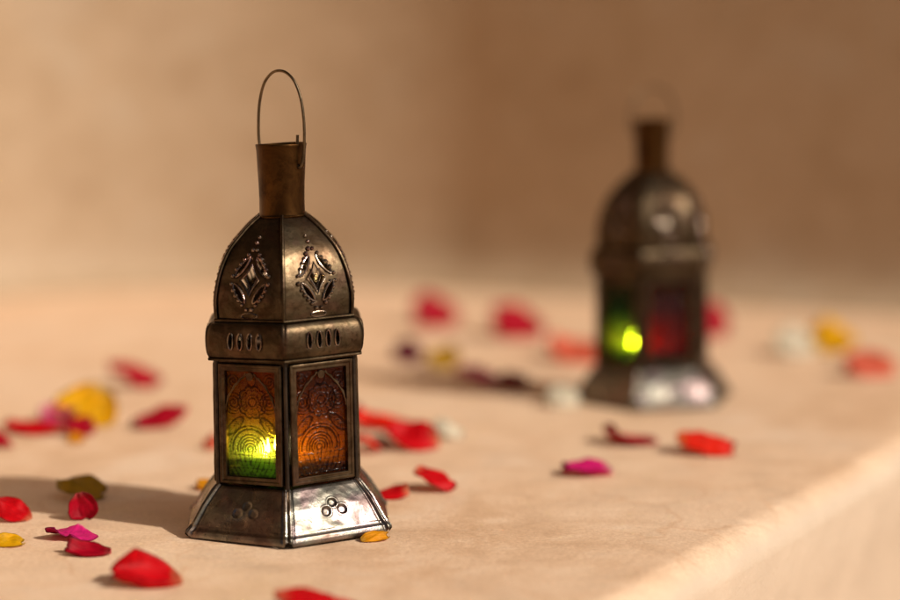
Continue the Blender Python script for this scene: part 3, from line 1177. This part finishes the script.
PETALS = [
    # label, px, py, width, kind, colour, yaw, aspect, options
    ('bright red cupped petal cut by the left border, beside a yellow petal', 10, 520, 44, 26, 'cup', 'red', 70, 1.0, {}),
    ('small folded yellow petal at the left border below a red one', 9, 546, 34, 15, 'dome', 'yellow', 95, 0.75, {}),
    ('crimson petal standing upright behind a magenta petal, at the edge of the lantern shadow', 84, 520, 30, 29, 'stand', 'crimson', 200, 1.2, {}),
    ('magenta petal with a white claw lying between an upright crimson and a dark red petal', 72, 538, 54, 20, 'flat', 'magenta', 172, 1.5, {'cup': 0.6}),
    ('dark red pointed petal with a raised knob, in front of the magenta petal', 88, 555, 46, 19, 'fold', 'crimson', 85, 0.6, {'cup': 1.4}),
    ('big rolled red petal in the left foreground, thick and out of focus', 147, 584, 70, 37, 'roll', 'red', 98, 1.25, {'cup': 5.0, 'bend': 0.5, 'crease': 0.5}),
    ('red petal cut off by the bottom border below the front lantern', 316, 614, 80, 26, 'dome', 'red', 95, 1.1, {'crease': 0.3}),
    ('olive yellow petal lying in the long shadow of the front lantern', 82, 497, 48, 25, 'dome', 'ochre', 95, 1.2, {'crease': 0.4}),
    ('small orange petal just left of the front lantern foot', 207, 490, 24, 12, 'flat', 'amber', 80, 0.8, {}),
    ('slim orange petal at the right foot of the front lantern', 375, 541, 30, 11, 'dome', 'amber', 110, 0.5, {}),
    ('large yellow petal on the left, bent like a sheet', 86, 424, 58, 42, 'flat', 'yellow', 150, 1.25, {'cup': 0.4, 'bend': 0.5}),
    ('pinkish curved petal leaning on the large yellow petal', 58, 428, 36, 26, 'curl', 'pink', 240, 0.7, {}),
    ('long thin red petal left of the large yellow petal', 34, 434, 56, 15, 'flat', 'red', 85, 0.5, {}),
    ('dark crimson petal in front of the large yellow petal', 78, 435, 32, 19, 'cup', 'crimson', 120, 0.9, {}),
    ('tiny orange petal under the dark crimson petal near the large yellow one', 76, 443, 18, 11, 'flat', 'amber', 70, 0.9, {}),
    ('crimson petal cut by the left border behind the lantern shadow', 0, 447, 26, 16, 'cup', 'crimson', 60, 0.9, {}),
    ('blurred red petal behind the large yellow petal, farthest on the left', 136, 386, 48, 22, 'dome', 'crimson', 90, 0.8, {}),
    ('dark red curled petal halfway between the large yellow petal and the front lantern', 159, 427, 52, 22, 'fold', 'crimson', 118, 0.6, {'cup': 2.4, 'crease': 1.4}),
    ('small pale red petal close behind the left side of the front lantern', 211, 449, 16, 15, 'flat', 'coral', 20, 1.0, {}),
    ('long orange red petal sticking out behind the right of the front lantern', 384, 428, 66, 26, 'flat', 'scarlet', 80, 0.6, {'bend': 0.8}),
    ('deep red cupped petal right of the front lantern, in front of a cream petal', 412, 449, 52, 29, 'cup', 'red', 95, 1.0, {'crease': 1.4}),
    ('small orange red petal touching the right of the front lantern', 366, 452, 30, 16, 'dome', 'scarlet', 60, 0.9, {}),
    ('cream petal behind the deep red cupped petal', 446, 438, 34, 18, 'dome', 'cream', 85, 0.8, {}),
    ('small whitish petal between two red petals beside the front lantern', 382, 447, 22, 13, 'flat', 'cream', 40, 0.9, {}),
    ('red petal with a peak, alone to the right of the front lantern foot', 435, 490, 42, 23, 'dome', 'red', 75, 1.1, {'cup': 1.4, 'crease': 0.5}),
    ('flat bright red petal half behind the right foot of the front lantern', 386, 498, 46, 16, 'flat', 'red', 88, 0.6, {}),
    ('faint pinkish red petal, farthest back, right of the front lantern dome', 436, 326, 42, 30, 'flat', 'crimson', 100, 1.0, {}),
    ('blurred crimson petal on the far ledge left of the far lantern', 517, 337, 48, 30, 'flat', 'crimson', 85, 1.0, {}),
    ('blurred coral petal close behind the left side of the far lantern', 578, 361, 54, 26, 'flat', 'coral', 90, 0.9, {}),
    ('dark plum petal at the tip of the far lantern shadow', 408, 362, 28, 20, 'dome', 'plum', 70, 0.9, {}),
    ('blurred ochre petal in the far lantern shadow beside the plum one', 443, 367, 30, 22, 'stand', 'ochre', 170, 0.9, {'tilt': -35}),
    ('blurred pink petal along the near edge of the far lantern shadow', 476, 384, 42, 16, 'dome', 'magenta', 95, 0.7, {}),
    ('dark red petal along the far lantern shadow, right of the pink one', 511, 388, 34, 16, 'dome', 'dark', 80, 0.9, {}),
    ('whitish petal just left of the far lantern foot', 563, 406, 32, 20, 'dome', 'cream', 100, 0.9, {}),
    ('dark red petal curled up at both ends in front of the far lantern', 630, 443, 52, 18, 'curl', 'crimson', 92, 0.95, {'bend': 1.3, 'crease': 0.2}),
    ('orange red petal in front of the right foot of the far lantern', 706, 453, 58, 24, 'dome', 'scarlet', 85, 0.9, {}),
    ('bright magenta petal, nearest of the three in front of the far lantern', 587, 475, 50, 16, 'flat', 'magenta', 92, 0.8, {'cup': 0.7, 'crease': 0.4}),
    ('faint pink red petal peeping out behind the right of the far lantern', 713, 336, 30, 30, 'dome', 'crimson', 70, 1.0, {}),
    ('blurred cream petal on the far right beside a yellow one', 796, 355, 40, 28, 'dome', 'cream', 100, 0.9, {}),
    ('blurred yellow petal on the far right between a cream and a coral petal', 831, 351, 44, 32, 'stand', 'yellow', 180, 1.0, {'tilt': -40}),
    ('blurred coral red petal near the right border of the picture', 869, 376, 50, 24, 'flat', 'coral', 92, 0.8, {'cup': 1.0}),
]
for n, (lb, px, py, w, hh, kd, cl, yw, asp, opt) in enumerate(PETALS):
    far = min(1.0, abs(py - 530) / 180)          # the out-of-focus ones lose their thin rims to the blur
    petal(lb, px, py, w * (1 + 0.16 * far), hh * (1 + 0.25 * far), kd, cl, yw, asp, seed=n + 1, **opt)
